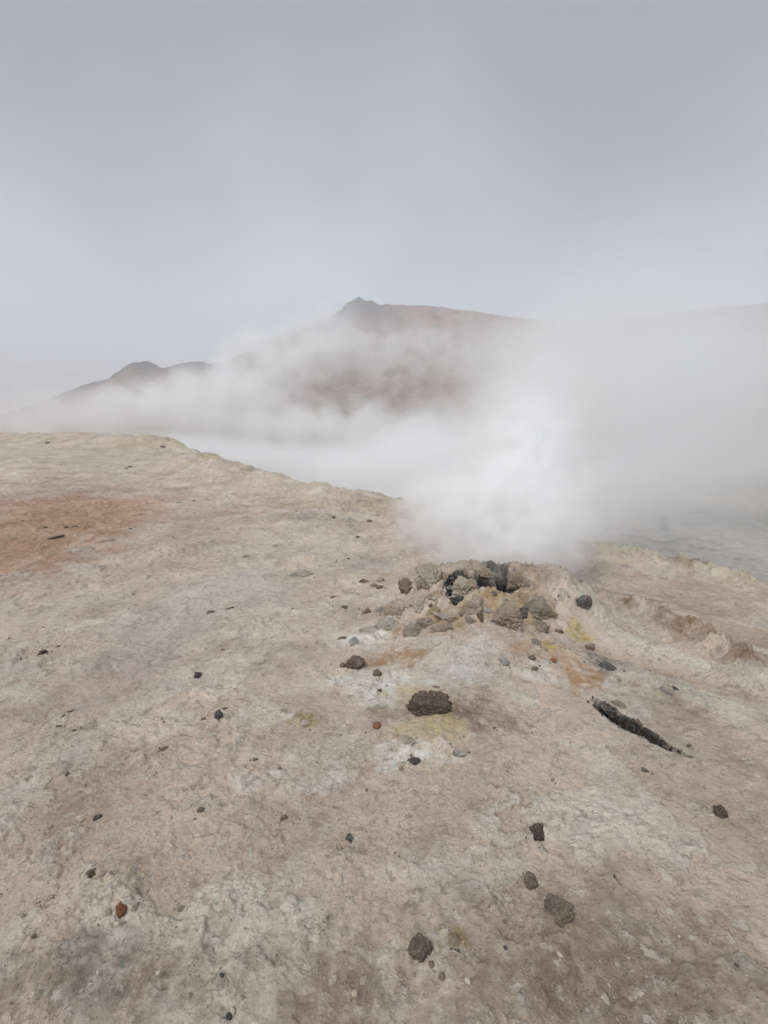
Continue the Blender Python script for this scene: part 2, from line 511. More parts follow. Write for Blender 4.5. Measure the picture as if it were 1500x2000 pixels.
LOOSE_ROCKS = (
    ('rock', 'largest dark brown porous rock, on the yellow stain before the vent', 838, 1386, 90, 62, 'dark', .04, 13, -.01, .9),
    ('rock', 'dark reddish lobed rock left of the apron dome', 692, 1300, 44, 37, 'dark', -.1, 11, .12, 1.1),
    ('rock', 'small dark knob against the lobed rock', 671, 1303, 14, 18, 'dark', 0, 10, .1, 1.0),
    ('pebble', 'tan brown pebble just right of the lobed dark rock', 737, 1316, 18, 17, 'brown', 0, 12, .06, 1.0),
    ('pebble', 'bright orange-red pebble left below the largest dark rock', 736, 1420, 17, 17, 'rust', 0, 12, .05, 1.0),
    ('rock', 'bluish grey egg-shaped stone above the lobed dark rock', 692, 1256, 20, 26, 'blue', .2, 12, .06, 1.0),
    ('rock', 'brown round stone left of the vent heap, lower one', 718, 1196, 23, 17, 'brown', 0, 12, .07, 1.0),
    ('rock', 'brown round stone upper left of the vent heap', 711, 1136, 20, 13, 'brown', 0, 12, .07, 1.0),
    ('pebble', 'reddish pebble, left one of a touching pair by the heap', 730, 1144, 16, 11, 'redd', 0, 12, .08, 1.0),
    ('pebble', 'reddish pebble, right one of a touching pair by the heap', 742, 1149, 16, 12, 'brown', 0, 12, .08, 1.0),
    ('pebble', 'pale tan pebble above the touching reddish pair', 743, 1133, 16, 10, 'tan', 0, 12, .08, 1.0),
    ('pebble', 'flat tan pebble left of the bluish egg-shaped stone', 668, 1247, 18, 8, 'brown', -.1, 12, .08, 1.0),
    ('rock', 'dark grey stone standing alone on the left clay', 385, 1322, 13, 18, 'black', .3, 9, .08, 1.0),
    ('rock', 'black angular block on the left clay', 427, 1397, 15, 25, 'black', .2, 7, .06, 1.0),
    ('pebble', 'brown chip touching upper right of the black block', 437, 1386, 14, 7, 'brown', -.3, 8, .08, 1.0),
    ('pebble', 'brown chip left of the black block', 397, 1404, 10, 7, 'taupe', 0, 8, .08, 1.0),
    ('pebble', 'brown pebble, left one of two below the pale angular block', 411, 1197, 15, 11, 'brown', 0, 12, .08, 1.0),
    ('pebble', 'reddish flat pebble, right one of two below the pale angular block', 450, 1189, 16, 7, 'brown', -.1, 12, .08, 1.0),
    ('pebble', 'brown pebble halfway between the two lone dark stones and pair', 436, 1270, 9, 7, 'brown', 0, 12, .08, 1.0),
    ('pebble', 'dark flat double pebble low on the left clay', 320, 1463, 19, 9, 'taupe', -.3, 9, .14, 1.0),
    ('pebble', 'dark pebble right of the dark double pebble', 499, 1484, 13, 10, 'taupe', 0, 9, .14, 1.0),
    ('pebble', 'round black pebble alone at lower left', 190, 1597, 15, 12, 'black', 0, 12, .06, 1.0),
    ('pebble', 'dark brown pebble in pale clay, lower left centre', 391, 1582, 13, 13, 'taupe', 0, 12, .1, 1.0),
    ('pebble', 'brown pebble sitting in a shallow pit at lower centre', 554, 1597, 15, 13, 'brown', 0, 12, .1, 1.0),
    ('pebble', 'dark grey oval pebble at lower centre', 681, 1640, 14, 19, 'char', 0, 12, .06, 1.0),
    ('rock', 'dark brown rough stone at the edge of the crust, lower left', 177, 1708, 24, 20, 'dark', -.2, 11, .12, 1.0),
    ('rock', 'red-brown egg-shaped stone on the pale crust', 238, 1777, 22, 29, 'rust', .15, 14, .05, 1.0),
    ('pebble', 'pale cream pebble near the left border', 97, 1754, 16, 15, 'pale', 0, 12, .08, 1.0),
    ('pebble', 'pale cream pebble left of the red-brown egg-shaped stone', 209, 1783, 16, 15, 'pale', 0, 12, .08, 1.0),
    ('pebble', 'pale cream pebble right of the red-brown egg-shaped stone', 262, 1774, 13, 16, 'tan', 0, 12, .08, 1.0),
    ('pebble', 'grey pebble on the pale mound of crust, lower left', 353, 1775, 14, 12, 'olive', 0, 12, .08, 1.0),
    ('rock', 'dark grey-brown lumpy stone, topmost of the right front four', 1048, 1624, 31, 35, 'dark', 0, 11, .14, 1.0),
    ('rock', 'pointed olive brown wedge stone above the grey polygon rock', 1038, 1724, 27, 38, 'taupe', -.15, 6, .06, 1.0),
    ('rock', 'large grey-brown five-sided rock at right front', 1091, 1781, 56, 56, 'taupe', .1, 8, .06, 1.0),
    ('pebble', 'pale chip at upper left corner of the five-sided rock', 1063, 1753, 13, 14, 'grey', 0, 9, .1, 1.0),
    ('rock', 'dark half-buried stone left of the pointed wedge stone', 963, 1757, 22, 27, 'olive', 0, 11, .16, 1.0),
    ('rock', 'brown squarish block nearest the bottom of the picture', 821, 1850, 50, 58, 'taupe', .05, 8, .08, 1.0),
    ('rock', 'yellow-stained stone right of the brown squarish block', 886, 1838, 24, 30, 'sulph', 0, 11, .14, 1.0),
    ('pebble', 'dark grey chip below the yellow-stained stone', 888, 1856, 26, 10, 'char', -.1, 9, .1, 1.0),
    ('rock', 'dark elongated stone near the right border', 1407, 1592, 24, 34, 'dark', -.5, 11, .1, 1.0),
    ('rock', 'dark stone on clay by the left border, mid height', 83, 1275, 17, 14, 'dark', 0, 9, .1, 1.0),
    ('pebble', 'dark chip right of the dark stone by the left border', 113, 1263, 10, 5, 'dark', 0, 9, .1, 1.0),
    ('pebble', 'dark arched chip, topmost of a scatter on the left clay', 141, 1389, 13, 6, 'dark', 0, 9, .1, 1.0),
    ('pebble', 'tiny black chip left of the arched chip', 124, 1398, 6, 5, 'black', 0, 9, .1, 1.0),
    ('pebble', 'dark slanting chip, lowest left of the scatter on left clay', 115, 1419, 12, 8, 'taupe', -.4, 9, .1, 1.0),
    ('pebble', 'dark chip, lowest right of the scatter on left clay', 145, 1427, 9, 6, 'taupe', 0, 9, .1, 1.0),
    ('rock', 'charcoal lump at the lower edge of the yellow stain', 808, 1487, 25, 20, 'black', .2, 10, .14, 1.0),
    ('rock', 'grey flat stone right of the charcoal lump', 896, 1473, 26, 13, 'grey', .05, 11, .08, 1.0),
    ('pebble', 'white pebble on a small ochre patch', 597, 1414, 19, 16, 'pale', 0, 12, .08, 1.0),
    ('rock', 'white crusted knob on the yellow stain below largest rock', 797, 1447, 28, 24, 'pale', 0, 12, .16, 1.0),
    ('rock', 'pale knob right of the yellow stain below the largest rock', 945, 1413, 30, 22, 'pale', .2, 10, .18, 1.0),
    ('pebble', 'dark mauve pebble behind the largest dark rock', 852, 1345, 20, 13, 'redd', 0, 12, .1, 1.0),
    ('pebble', 'small brown pebble left above the largest dark rock', 742, 1349, 10, 7, 'brown', 0, 12, .1, 1.0),
    ('rock', 'pale grey angular block left of the vent heap', 586, 1124, 50, 25, 'mottle', .05, 7, .07, 1.1),
    ('pebble', 'tiny dark pebble right of the pale angular block', 614, 1130, 8, 6, 'dark', 0, 12, .08, 1.0),
    ('pebble', 'dark flat chip between angular block and vent heap', 651, 1166, 15, 5, 'dark', 0, 9, .1, 1.0),
    ('pebble', 'taupe flat chip below the dark flat chip', 671, 1186, 16, 8, 'taupe', 0, 9, .1, 1.0),
    ('pebble', 'dark pebble on far clay left of the steam', 699, 1049, 9, 6, 'taupe', 0, 9, .1, 1.0),
    ('pebble', 'tiny dark pebble left of the steam, nearest it', 680, 1091, 6, 4, 'dark', 0, 9, .1, 1.0),
    ('pebble', 'small dark chip on the far clay, right of centre left', 537, 1067, 12, 4, 'taupe', 0, 9, .1, 1.0),
    ('pebble', 'brown flat chip on the far clay left of the angular block', 482, 1087, 14, 5, 'brown', .1, 9, .1, 1.0),
    ('rock', 'dark flat slab below the rust-coloured slope', 108, 1051, 36, 9, 'dark', -.14, 7, .06, 1.6),
    ('rock', 'tan flat slab right of the dark slab below the rust slope', 202, 1059, 42, 8, 'tan', -.12, 7, .06, 1.6),
    ('pebble', 'dark pebble at the lower left of the rust-coloured slope', 87, 1031, 10, 6, 'dark', 0, 9, .1, 1.0),
    ('pebble', 'brown chip, left of two at the foot of the rust slope', 130, 1030, 9, 5, 'brown', 0, 9, .1, 1.0),
    ('pebble', 'brown chip, right of two at the foot of the rust slope', 146, 1029, 12, 5, 'brown', 0, 9, .1, 1.0),
    ('pebble', 'small black pebble right of the rust slope foot', 255, 1033, 7, 4, 'black', 0, 9, .1, 1.0),
    ('pebble', 'flat brown chip at the right end of the rust slope', 271, 1005, 18, 4, 'brown', 0, 9, .1, 1.0),
    ('pebble', 'grey pebble on the far clay right of the rust slope', 349, 983, 11, 6, 'taupe', -.2, 9, .1, 1.0),
    ('pebble', 'tiny dark pebble on the far clay, beyond the rust slope', 378, 978, 6, 3, 'dark', 0, 9, .1, 1.0),
    ('pebble', 'dark pebble, left of a far pair above the rust slope', 246, 915, 7, 4, 'taupe', 0, 9, .1, 1.0),
    ('pebble', 'dark pebble, right of a far pair above the rust slope', 254, 912, 8, 5, 'dark', 0, 9, .1, 1.0),
    ('rock', 'dark lump under the crust knoll on the left rim', 318, 873, 11, 7, 'taupe', 0, 9, .12, 1.0),
    ('rock', 'dark far stone near the left border on the rim', 93, 866, 8, 6, 'taupe', 0, 9, .1, 1.0),
    ('rock', 'tan stone at the rim where the steam begins', 783, 976, 16, 12, 'tan', 0, 9, .12, 1.0),
    ('pebble', 'dark reddish pebble on pale crusts of the middle rim', 652, 1011, 9, 6, 'brown', 0, 9, .1, 1.0),
    ('pebble', 'brown pebble on the middle rim, right of the pale crusts', 722, 1017, 10, 5, 'brown', 0, 9, .1, 1.0),
    ('rock', 'mauve stone on the apron dome, right side', 985, 1294, 20, 18, 'grey', .1, 10, .12, 1.0),
    ('pebble', 'dark brown pebble right of the apron dome', 1044, 1306, 15, 11, 'brown', 0, 12, .1, 1.0),
    ('pebble', 'taupe round pebble above the dark brown one by the apron', 1039, 1286, 14, 14, 'taupe', 0, 12, .1, 1.0),
    ('pebble', 'rusty pebble at the end of the yellow streak', 1080, 1290, 14, 11, 'rust', .2, 10, .1, 1.0),
    ('rock', 'brown lump left of the bright yellow patch', 1088, 1236, 24, 17, 'brown', .1, 10, .14, 1.0),
    ('rock', 'brown two-humped stone in the channel right of the vent', 1152, 1265, 20, 18, 'redd', -.2, 9, .14, 1.0),
    ('rock', 'grey olive stone right of the apron dome crest', 1043, 1256, 25, 18, 'olive', 0, 11, .12, 1.0),
    ('pebble', 'grey pebble between the olive stone and yellow patch', 1077, 1259, 16, 13, 'grey', 0, 11, .12, 1.0),
    ('rock', 'dark half-buried lump on the lower pale tongue', 1187, 1302, 30, 18, 'char', .2, 11, .18, 1.2),
    ('pebble', 'reddish chip below the dark half-buried lump', 1210, 1330, 10, 8, 'redd', 0, 10, .1, 1.0),
    ('pebble', 'pale chip right of the reddish chip', 1240, 1338, 13, 10, 'pale', 0, 10, .1, 1.0),
    ('rock', 'grey flat stone on clay above the open crack', 1301, 1349, 24, 13, 'grey', .1, 9, .08, 1.0),
    ('pebble', 'dark chip beside the grey flat stone above the crack', 1320, 1346, 14, 8, 'black', .4, 8, .1, 1.0),
    ('pebble', 'dark purple pebble above the lower end of the crack', 1346, 1456, 9, 8, 'char', 0, 10, .1, 1.0),
    ('pebble', 'grey chip below the crack on the right clay', 1259, 1505, 14, 9, 'char', .5, 9, .1, 1.0),
    ('pebble', 'black pebble at the bottom edge of the picture', 447, 1986, 13, 14, 'black', 0, 11, .1, 1.0),
    ('pebble', 'black pebble left of centre near the bottom crust', 434, 1905, 9, 9, 'black', 0, 11, .1, 1.0),
    ('pebble', 'black pebble on open clay at right bottom', 987, 1851, 8, 8, 'black', 0, 11, .1, 1.0),
    ('rock', 'charred lump filling the upper end of the open crack', 1192, 1391, 40, 20, 'char', .5, 11, .2, 1.0),
    ('rock', 'brownish crumbly lump at the upper rim of the open crack', 1207, 1378, 34, 20, 'olive', .3, 11, .2, 1.0),
)


def place(rows_, lift):
    pp = [(r[2], r[3]) for r in rows_]
    _, t = hits(pp, [0] * len(pp))
    hp = np.array([r[5] for r in rows_])
    P, t = hits(pp, lift * hp * t / FPX)
    got = []
    for r, p, tt in zip(rows_, P, t):
        wm, hm = r[4] * tt / FPX * 1.05, r[5] * tt / FPX
        el = math.atan2(CAM_H - p[2], math.hypot(p[0], p[1]))
        sz = hm / math.sqrt(math.cos(el) ** 2 + (r[10] * math.sin(el)) ** 2)
        got.append((r, p, (wm, sz * r[10], sz)))
    return got


VENT_AT = place([(*r[:4], r[4] * 1.18, r[5] * 1.18, *r[6:8], r[8] + 4, r[9] + .06, 1.0) for r in VENT_ROCKS], .12)
LOOSE_AT = place([(*r[:9], r[9] + .05, r[10]) for r in LOOSE_ROCKS], .12)


# ------------------------------------------------------------------ ground
def build_ground():
    rows = []
    y = -6.0
    while y < 0.3:
        rows.append(y); y += .12 if y < -1 else .05
    y = 0.35
    while y < 4000:
        rows.append(y)
        y += max(.0045, min(y * y / (CAM_H * FPX) * 1.15, .012 * y + .02 if y < 60 else .03 * y))
    rows.append(5000.0)
    yy = np.array(rows)
    core = np.linspace(-1.0, 1.0, 720)
    tail = 1.0 + np.cumsum(np.geomspace(.004, .45, 46))
    u = np.concatenate([-tail[::-1], core, tail])
    wy = np.maximum(yy, 0) + 1.0
    X = wy[:, None] * u[None]
    Y = np.repeat(yy[:, None], len(u), 1)
    with ThreadPoolExecutor(4) as ex:
        got = list(ex.map(lambda p: height(*p), zip(np.array_split(X, 12), np.array_split(Y, 12))))
    z = np.concatenate([g_[0] for g_ in got])
    k = {n_: np.concatenate([g_[1][n_] for g_ in got]) for n_ in got[0][1]}
    for r_, p, sz_ in LOOSE_AT + VENT_AT:          # clay banked against each stone
        rr = .62 * max(sz_[0], sz_[1])
        mk = np.abs(X - p[0]) < 3 * rr
        mk &= np.abs(Y - p[1]) < 3 * rr
        if mk.any():
            dd = np.hypot(X[mk] - p[0], Y[mk] - p[1])
            z[mk] += .16 * sz_[2] * np.exp(-(dd / rr) ** 2) * (1 + .8 * fbm(X[mk] / rr * .9, Y[mk] / rr * .9, 83, 3))
    nr, nc = X.shape
    co = np.stack([X, Y, z], -1).reshape(-1, 3).astype(np.float32)
    idx = np.arange(nr * nc).reshape(nr, nc)
    f = np.stack([idx[:-1, :-1], idx[:-1, 1:], idx[1:, 1:], idx[1:, :-1]], -1).reshape(-1, 4).astype(np.int32)
    me = bpy.data.meshes.new('ground')
    me.vertices.add(len(co)); me.vertices.foreach_set('co', co.ravel())
    me.loops.add(f.size); me.loops.foreach_set('vertex_index', f.ravel())
    me.polygons.add(len(f))
    me.polygons.foreach_set('loop_start', np.arange(0, f.size, 4, dtype=np.int32))
    me.polygons.foreach_set('use_smooth', np.ones(len(f), bool))
    me.update()

    # ---- clay colours
    pink = srgb(207, 188, 172); tan = srgb(192, 170, 151); cream = srgb(221, 209, 192); pale = srgb(220, 212, 200)
    greyc = srgb(178, 163, 149); mauve = srgb(184, 167, 156); green = srgb(208, 200, 186); brown = srgb(132, 107, 86)
    rust = srgb(174, 132, 104); ochre = srgb(180, 140, 94); sulf = srgb(198, 172, 106); white = srgb(230, 227, 221)
    shaded = srgb(40, 38, 36)  # darkness of the vent openings, laid on as colour

    def lerp(a, b, f):
        return a + (b - a) * np.clip(f, 0, 1)[..., None]
    one = np.ones(X.shape)
    big = fbm(X * .55, Y * .55, 101, 5); mid = fbm(X * 1.6, Y * 1.6, 102, 5); fin = fbm(X * 6, Y * 6, 103, 5)
    gran = fbm(X * 24, Y * 24, 114, 3, .6)
    col = lerp(pink * one[..., None], tan, sst(-.15, .35, big + .3 * fin))
    col = lerp(col, mauve, .45 * sst(.02, .4, fbm(X * .8 + 7, Y * .8, 104, 5) + .2 * fin))
    col = lerp(col, cream, .75 * sst(.05, .4, mid + .35 * fin))
    col = lerp(col, pale, k['m1'] * (.35 + .5 * sst(-.1, .3, fin)))
    col = lerp(col, green, .8 * k['m2'] * sst(-.05, .3, fbm(X * .7, Y * .7 + 4, 105, 4)))
    col = lerp(col, brown, .55 * sst(.18, .5, fbm(X * 3.1, Y * 3.1, 106, 6) + .25 * fin))
    ed = 4 * k['m1'] * (1 - k['m1']); col = lerp(col, brown, .55 * ed * sst(-.1, .3, fin))  # brown soil at scarp edges, also standing in for their faint shade
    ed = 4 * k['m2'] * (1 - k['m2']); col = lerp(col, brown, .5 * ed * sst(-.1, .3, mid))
    col = lerp(col, greyc, .4 * sst(.12, .42, fbm(X * 1.1, Y * 1.1 - 5, 107, 5)))

    def spot(px, py, rx, ry, colr, amt=1.0, seed=0, hard=.5):
        nonlocal col
        cx, cy = on_base(px, py)
        ex, ey = on_base(px, py - ry)
        sx = rx * (cy * CP + CAM_H * SP) / FPX
        sy = max(.02, ey - cy)
        qq = np.hypot((X - cx) / sx, (Y - cy) / sy)
        m = qq < 2.2
        if not m.any():
            return
        s = float(min(sx, sy))
        nn = fbm(X[m] / s * .8, Y[m] / s * .8, 200 + seed, 6, .62)
        f_ = np.zeros(X.shape)
        f_[m] = amt * (1 - sst(1 - hard, 1 + hard, qq[m] + 1.9 * nn)) * np.clip(.85 + .9 * fin[m] + 1.1 * gran[m], .15, 1)
        col = lerp(col, colr, f_)

    spot(640, 1200, 420, 120, srgb(212, 200, 186), .55, 61, .9); spot(450, 1080, 350, 60, srgb(212, 198, 182), .5, 62, .9); spot(1300, 1130, 250, 40, srgb(200, 184, 168), .5, 63, .9); spot(300, 890, 330, 22, srgb(208, 196, 180), .6, 64, .9)
    # red-brown bare slope on the left, with darker edge
    spot(125, 1005, 150, 55, rust, 1.0, 1, .6); spot(60, 1090, 100, 42, rust, .9, 2, .6); spot(110, 960, 90, 25, srgb(158, 122, 102), .6, 3, .7)
    spot(330, 1030, 150, 45, tan, .6, 4, .8)
    spot(95, 1000, 130, 50, srgb(178, 138, 110), .6, 81, .6); spot(150, 1020, 130, 40, srgb(184, 148, 120), .5, 82, .6); spot(60, 1060, 90, 45, srgb(174, 132, 102), .7, 83, .6)
    # pale greyish sweep
    spot(430, 1150, 90, 30, srgb(208, 201, 194), .75, 84, .6); spot(340, 1230, 90, 40, srgb(204, 195, 187), .7, 85, .6); spot(260, 1320, 100, 45, srgb(196, 184, 175), .65, 86, .6)
    spot(400, 1170, 110, 40, srgb(196, 187, 178), .6, 5, .7); spot(270, 1290, 110, 60, srgb(184, 168, 156), .6, 6, .7)
    # white salts and sulphur about the vent
    spot(715, 1255, 55, 14, white, .9, 7); spot(770, 1350, 60, 16, white, .75, 8); spot(745, 1365, 40, 16, white, .8, 9)
    spot(930, 1300, 50, 20, white, .5, 10); spot(900, 1335, 40, 16, white, .6, 11); spot(1050, 1330, 45, 14, white, .6, 12)
    spot(700, 1335, 60, 14, white, .55, 13); spot(870, 1180, 30, 14, pale, .6, 14)
    spot(780, 1297, 46, 12, ochre, .85, 15); spot(825, 1250, 50, 13, ochre, .7, 16); spot(712, 1305, 40, 13, ochre, .45, 17)
    spot(1125, 1328, 36, 22, ochre, .9, 18); spot(1085, 1160, 22, 9, srgb(196, 146, 84), .95, 19); spot(1060, 1300, 60, 16, ochre, .5, 20)
    spot(1100, 1165, 60, 16, cream, .6, 21); spot(1120, 1243, 26, 9, sulf, .95, 22); spot(1062, 1282, 28, 7, sulf, .9, 23)
    spot(1045, 1250, 60, 22, srgb(206, 190, 168), .5, 24); spot(1020, 1215, 40, 16, ochre, .5, 25)
    spot(830, 1440, 75, 42, srgb(202, 186, 148), .65, 26, .8); spot(870, 1420, 60, 26, sulf, .38, 27, .7); spot(800, 1470, 60, 16, white, .75, 28)
    spot(755, 1490, 22, 14, white, .8, 29); spot(850, 1485, 55, 9, white, .6, 30); spot(790, 1360, 40, 14, srgb(192, 170, 116), .6, 31)
    spot(600, 1412, 26, 12, srgb(178, 156, 96), .7, 32); spot(885, 1842, 24, 22, srgb(176, 156, 84), .85, 33)
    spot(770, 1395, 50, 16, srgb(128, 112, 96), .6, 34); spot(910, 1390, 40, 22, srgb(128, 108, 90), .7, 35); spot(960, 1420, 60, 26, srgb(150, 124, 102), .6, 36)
    # right hand tongues
    ld, pr = line_dist(X, Y, RIDGE1)
    col = lerp(col, srgb(208, 201, 185), .9 * np.exp(-(ld / .15) ** 2) * (.6 + .6 * sst(-.2, .2, fin)))
    ld, pr = line_dist(X, Y, RIDGE2)
    col = lerp(col, srgb(210, 204, 190), .8 * np.exp(-(ld / .10) ** 2) * (.6 + .6 * sst(-.2, .2, fin)))
    ld, pr = line_dist(X, Y, CHAN)
    col = lerp(col, srgb(172, 152, 134), .7 * np.exp(-(ld / .13) ** 2))
    ld, pr = line_dist(X, Y, OUTC1)
    col = lerp(col, srgb(140, 112, 86), .9 * np.exp(-(ld / .15) ** 2) * sst(-.25, .25, fbm(X * 5, Y * 5, 108, 5)))
    ld, pr = line_dist(X, Y, RIM_R)
    col = lerp(col, srgb(204, 196, 172), .7 * np.exp(-(ld / .35) ** 2))
    col = lerp(col, srgb(140, 112, 84), .8 * np.exp(-(ld / .2) ** 2) * sst(.05, .3, fbm(X * 3, Y * 3, 109, 5)))
    ld, pr = line_dist(X, Y, CREASE)
    col = lerp(col, srgb(120, 120, 120), .8 * np.exp(-(ld / .025) ** 2))
    col = lerp(col, srgb(178, 158, 136), .7 * np.exp(-k['q'] ** 4) * sst(-.3, .2, fin) * (z > 0.12))
    spot(1185, 1300, 34, 16, srgb(110, 106, 98), .8, 37, .6); spot(1300, 1450, 60, 20, srgb(196, 190, 176), .5, 38); spot(1010, 1240, 70, 16, ochre, .6, 87); spot(960, 1235, 60, 10, srgb(196, 168, 112), .5, 88); spot(880, 1255, 70, 14, srgb(190, 152, 104), .6, 89)
    spot(730, 1105, 40, 12, srgb(168, 170, 172), .6, 39); spot(620, 1018, 60, 10, srgb(170, 166, 156), .7, 40); spot(690, 990, 120, 14, srgb(196, 178, 146), .6, 41)
    # grey patches of the clay, and vignette darkening painted into the nearest ground
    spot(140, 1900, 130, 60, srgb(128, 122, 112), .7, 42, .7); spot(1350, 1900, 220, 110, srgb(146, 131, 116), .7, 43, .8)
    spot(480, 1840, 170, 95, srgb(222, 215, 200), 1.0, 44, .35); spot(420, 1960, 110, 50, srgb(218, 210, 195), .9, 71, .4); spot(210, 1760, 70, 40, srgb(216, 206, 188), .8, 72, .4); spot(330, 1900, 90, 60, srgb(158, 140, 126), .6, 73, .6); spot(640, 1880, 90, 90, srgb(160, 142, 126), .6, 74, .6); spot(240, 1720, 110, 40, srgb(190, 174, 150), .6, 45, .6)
    spot(1180, 1600, 90, 36, pale, .7, 46, .5); spot(880, 1700, 110, 50, pale, .55, 47, .6); spot(560, 1530, 130, 20, white, .55, 48, .7)
    spot(500, 1230, 50, 24, pale, .7, 49); spot(1060, 1850, 300, 120, srgb(150, 131, 114), .7, 50, .9); spot(780, 1960, 600, 70, srgb(144, 126, 110), .7, 51, .9)  # broad brown spots here carry painted vignette darkening
    spot(150, 1560, 130, 60, srgb(170, 150, 138), .5, 52, .9)
    # left far rim crusts
    spot(310, 875, 70, 10, srgb(198, 182, 150), .8, 53); spot(430, 905, 30, 10, srgb(190, 170, 130), .8, 54); spot(180, 890, 120, 12, srgb(186, 178, 158), .7, 55)
    spot(450, 950, 200, 25, srgb(218, 204, 188), .6, 56, .8); spot(560, 1060, 140, 30, srgb(216, 206, 196), .5, 57, .8)
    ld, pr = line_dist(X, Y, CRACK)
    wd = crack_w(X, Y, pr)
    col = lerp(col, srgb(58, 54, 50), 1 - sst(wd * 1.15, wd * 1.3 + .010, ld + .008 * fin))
    # cavity darkness of the openings, painted on their walls and floor
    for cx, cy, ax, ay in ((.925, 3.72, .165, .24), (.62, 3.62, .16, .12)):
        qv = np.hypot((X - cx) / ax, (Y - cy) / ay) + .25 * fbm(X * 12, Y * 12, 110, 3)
        col = lerp(col, shaded, 1 - sst(.75, 1.15, qv))
    # the lower flats
    beyond = sst(.6, 3.0, k['d'])
    lf = fbm(X * .55, Y * .8, 111, 6, .62)
    lowc = lerp(srgb(176, 171, 165) * one[..., None], srgb(142, 139, 137), .55 * sst(.16, .36, lf))
    lowc = lerp(lowc, srgb(196, 190, 182), .5 * sst(.12, .34, fbm(X * .7 + 5, Y * .7, 115, 5)))
    lowc = lerp(lowc, srgb(190, 176, 158), sst(.15, .5, fbm(X * .08, Y * .08, 112, 5)))
    lowc = lerp(lowc, srgb(168, 128, 108), sst(60, 160, k['r']) * sst(-.3, .2, fbm(X * .015, Y * .015, 113, 4)))
    for pp, wd in (([(1250, 1046), (1305, 1056), (1345, 1049), (1405, 1062)], .16), ([(1165, 980), (1240, 990)], .35), ([(1295, 1012), (1300, 1036)], .22),
                   ([(1350, 1068), (1400, 1074)], .12), ([(1320, 1000), (1380, 1004)], .25), ([(1180, 1044), (1260, 1042)], .14), ([(1420, 1088), (1480, 1094)], .12)):
        pts = []
        for p_ in pp:
            d_ = ray(*p_); t_ = (CAM_H + 4.1) / -d_[2]; pts.append((d_[0] * t_, d_[1] * t_))
        ld, pr = line_dist(X, Y, pts)
        lowc = lerp(lowc, srgb(92, 92, 94), .8 * np.exp(-(ld / (wd * (1 + 1.2 * fbm(X * .9, Y * .9, 116, 4)).clip(.2))) ** 2))
    col = col + (lowc - col) * beyond[..., None]
    rgba = np.ones((nr * nc, 4), np.float32)
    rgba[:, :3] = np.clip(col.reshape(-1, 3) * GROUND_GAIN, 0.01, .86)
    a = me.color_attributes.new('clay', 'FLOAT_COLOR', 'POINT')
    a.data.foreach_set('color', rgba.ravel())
    me.materials.append(ground_material())
    o = bpy.data.objects.new('ground', me); C.objects.link(o)
    o['kind'] = 'structure'
    o['label'] = 'pale pinkish crusted clay ground sloping away to grey flats'
    return o


GROUND_GAIN = 0.90
ground = build_ground()


# ------------------------------------------------------------------ hills
def hill_material():
    m, t = new_mat('burnt_hillside')
    out = N(t, 'ShaderNodeOutputMaterial'); bs = N(t, 'ShaderNodeBsdfPrincipled')
    L(t, bs.outputs[0], out.inputs['Surface'])
    tcn = N(t, 'ShaderNodeTexCoord'); v = tcn.outputs['Object']
    a = noise_n(t, v, .022, 6, .6); b = noise_n(t, v, .05, 6, .6); c = noise_n(t, v, .22, 7, .68)
    col = mixc(t, mrange(t, a.outputs['Fac'], .4, .62, 0, 1), (.30, .195, .15), (.36, .275, .215))
    col = mixc(t, mrange(t, b.outputs['Fac'], .50, .60, 0, .95), col, (.28, .125, .09))
    col = mixc(t, mrange(t, b.outputs['Color'], .60, .72, 0, .85), col, (.55, .46, .36))
    f = mrange(t, c.outputs['Fac'], .3, .7, .38, 1.6)
    vm = N(t, 'ShaderNodeVectorMath', operation='SCALE'); L(t, col, vm.inputs[0]); L(t, f, vm.inputs['Scale'])
    at = N(t, 'ShaderNodeAttribute', attribute_name='crag')
    col = mixc(t, at.outputs['Fac'], vm.outputs[0], (.085, .08, .078))
    L(t, col, bs.inputs['Base Color'])
    bs.inputs['Roughness'].default_value = .95
    bp = N(t, 'ShaderNodeBump'); bp.inputs['Distance'].default_value = 1.0; bp.inputs['Strength'].default_value = .8
    L(t, math_n(t, 'MULTIPLY', c.outputs['Fac'], 6.0), bp.inputs['Height']); L(t, bp.outputs[0], bs.inputs['Normal'])
    return m


HILLM = hill_material()


